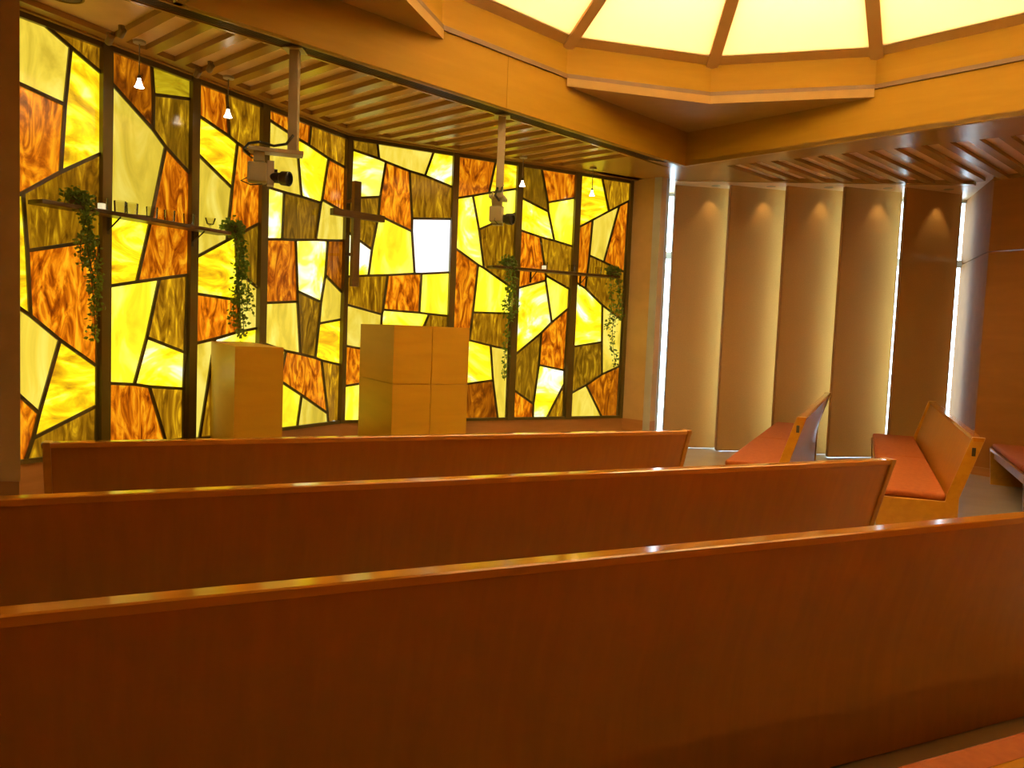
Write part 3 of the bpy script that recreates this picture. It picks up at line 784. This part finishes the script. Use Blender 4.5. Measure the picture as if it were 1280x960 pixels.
# unseen fill lamps added in the ceiling behind the viewer to brighten the pew backs
for x, y, lb in ((-3.2, -.6, 'left'), (.4, -1.9, 'middle'), (4.6, -2.4, 'right'), (8.3, .2, 'far right')):
    r = empty('recessed_downlight', (x, y, ZC)); tag(r, f'added fill lamp in the plain rear ceiling, {lb} one', 'lamp', 'added fill lamps in the rear ceiling')
    lathe('trim_ring', [(.07, -.004), (.09, -.004), (.092, .0)], M['white_metal'], r, 20)
    lathe('lamp', [(0, -.003), (.064, -.003), (.068, .0)], M['bulb'], r, 16)
    sd = D.lights.new('downlight_beam', 'SPOT'); sd.energy = {'left': 60, 'middle': 75, 'right': 560, 'far right': 760}[lb]; sd.color = (1, .66, .22); sd.spot_size = math.radians(150); sd.spot_blend = 1; sd.shadow_soft_size = .07
    so = D.objects.new('downlight_beam', sd); COL.objects.link(so); so.parent = r; so.location = (0, 0, -.02)

# ================================================================ CEILING CAMERAS
def ptz(P, zb, arm_ang, lens_ang, arm, label, sc=1.0):
    r = empty('ceiling_camera', (P.x, P.y, zb)); tag(r, label, 'camera', 'cameras hanging from ceiling poles')
    hh = ZC-zb
    box('pole', (-.036*sc, -.03*sc, 0), (.036*sc, .03*sc, hh), M['white_metal'], r, .004)
    box('flange', (-.075, -.075, hh-.012), (.075, .075, hh), M['white_metal'], r)
    a = D2(arm_ang); b = Vector((-a.y, a.x, 0))
    def ob(name, x0, x1, y0, y1, z0, z1, mat, par=r, bevel=.004):
        return ext(name, [a*x0+b*y0+Vector((0, 0, z0)), a*x1+b*y0+Vector((0, 0, z0)), a*x1+b*y1+Vector((0, 0, z0)), a*x0+b*y1+Vector((0, 0, z0))], (0, 0, z1-z0), mat, par, bevel)
    pl = ob('arm_plate', -.075, arm+.05, -.07, .07, -.03, .0, M['white_metal'])
    tube('cable', [a*(-.0)+b*.03+Vector((0, 0, .12)), a*.05+b*.02+Vector((0, 0, .05)), a*.14+Vector((0, 0, .03)), a*.24+b*.02+Vector((0, 0, .045)), a*(arm+.05)+Vector((0, 0, .03)), a*(arm+.085)+Vector((0, 0, -.02)), a*(arm+.04)+b*.03+Vector((0, 0, -.06))], .011, M['dark_metal'], r)
    tube('cable', [a*.2+b*(-.03)+Vector((0, 0, .01)), a*(arm)+b*(-.04)+Vector((0, 0, .02)), a*(arm+.09)+b*(-.02)+Vector((0, 0, -.03)), a*(arm+.02)+b*(-.04)+Vector((0, 0, -.07))], .008, M['white_metal'], r)
    ob('neck', arm-.065, arm+.015, -.045, .045, -.10, -.03, M['grey_body'])
    body = ob('body', arm-.085, arm+.055, -.06, .06, -.255, -.11, M['grey_body'], r, .012)
    ob('side_bracket', arm-.135, arm-.085, -.05, .05, -.27, -.09, M['white_metal'])
    l = D2(lens_ang); l = Vector((l.x, l.y, -.10)).normalized()
    c = a*(arm-.10)+Vector((0, 0, -.205))
    ln = lathe('lens', [(.035, 0), (.04, .005), (.04, .10), (.052, .11), (.055, .17), (.045, .175), (.04, .15), (0, .15)], M['black'], r, 20, axis=l, loc=c)
    ob('viewfinder', arm-.16, arm-.11, -.02, .02, -.17, -.145, M['black'])
    tube('cable', [a*(arm+.05)+Vector((0, 0, -.22)), a*(arm+.10)+Vector((0, 0, -.25)), a*(arm+.03)+b*.03+Vector((0, 0, -.28)), a*(arm-.05)+Vector((0, 0, -.262))], .005, M['dark_metal'], r)
    return r
T1 = onz(369, 62, ZC); d1 = ray(367, 190); zb1 = (CAM+d1*(T1.y/d1.y)).z
ptz(T1, zb1, math.radians(198), math.radians(-14), .27, 'pale ceiling camera on the nearer pole with a black lens')
T2 = onz(628, 145, ZC); d2 = ray(623, 247); zb2 = (CAM+d2*(T2.y/d2.y)).z
ptz(T2, zb2, math.radians(262), math.radians(-35), .14, 'ceiling camera on the farther pole before the orange panes')

# ================================================================ HANGING SCREENS
SCR = [((845, 231), (912, 236)), ((914, 231), (983, 238)), ((985, 232), (1055, 239)), ((1057, 233), (1128, 240.3)), ((1134, 234), (1203, 243))]
for i, (a, b) in enumerate(SCR):
    A_, B_ = onz(*a, ZC+.045), onz(*b, ZC+.045); A_.z = B_.z = 0
    d = B_-A_; L = d.length
    r = empty('hanging_screen', A_, math.atan2(d.y, d.x))
    tag(r, ['leftmost tall tan hanging screen beside the white window strip', 'second tall tan hanging screen, right of the dull leftmost one',
            'third tall tan hanging screen, in the middle behind the nearest angled pew', 'fourth tall tan hanging screen with a daylight slit at its right',
            'rightmost tall hanging screen, darkest with an orange lamp scallop'][i], 'screen', 'tall hanging screens before the window')
    z0 = .022
    box('panel', (.012, .0, z0), (L-.012, .04, ZC+.043), M['screen'], r)
    box('added_reflector', (.012, .041, z0), (L-.012, .046, ZC+.043), M['added_reflector'], r)  # unseen reflector added to bounce daylight onto the neighbouring screen
    box('edge_strip', (0, -.003, z0), (.012, .043, ZC+.043), M['screen_edge'], r); box('edge_strip', (L-.012, -.003, z0), (L, .043, ZC+.043), M['screen_edge'], r)
    box('bottom_strip', (.012, -.003, z0-.012), (L-.012, .043, z0), M['screen_edge'], r)
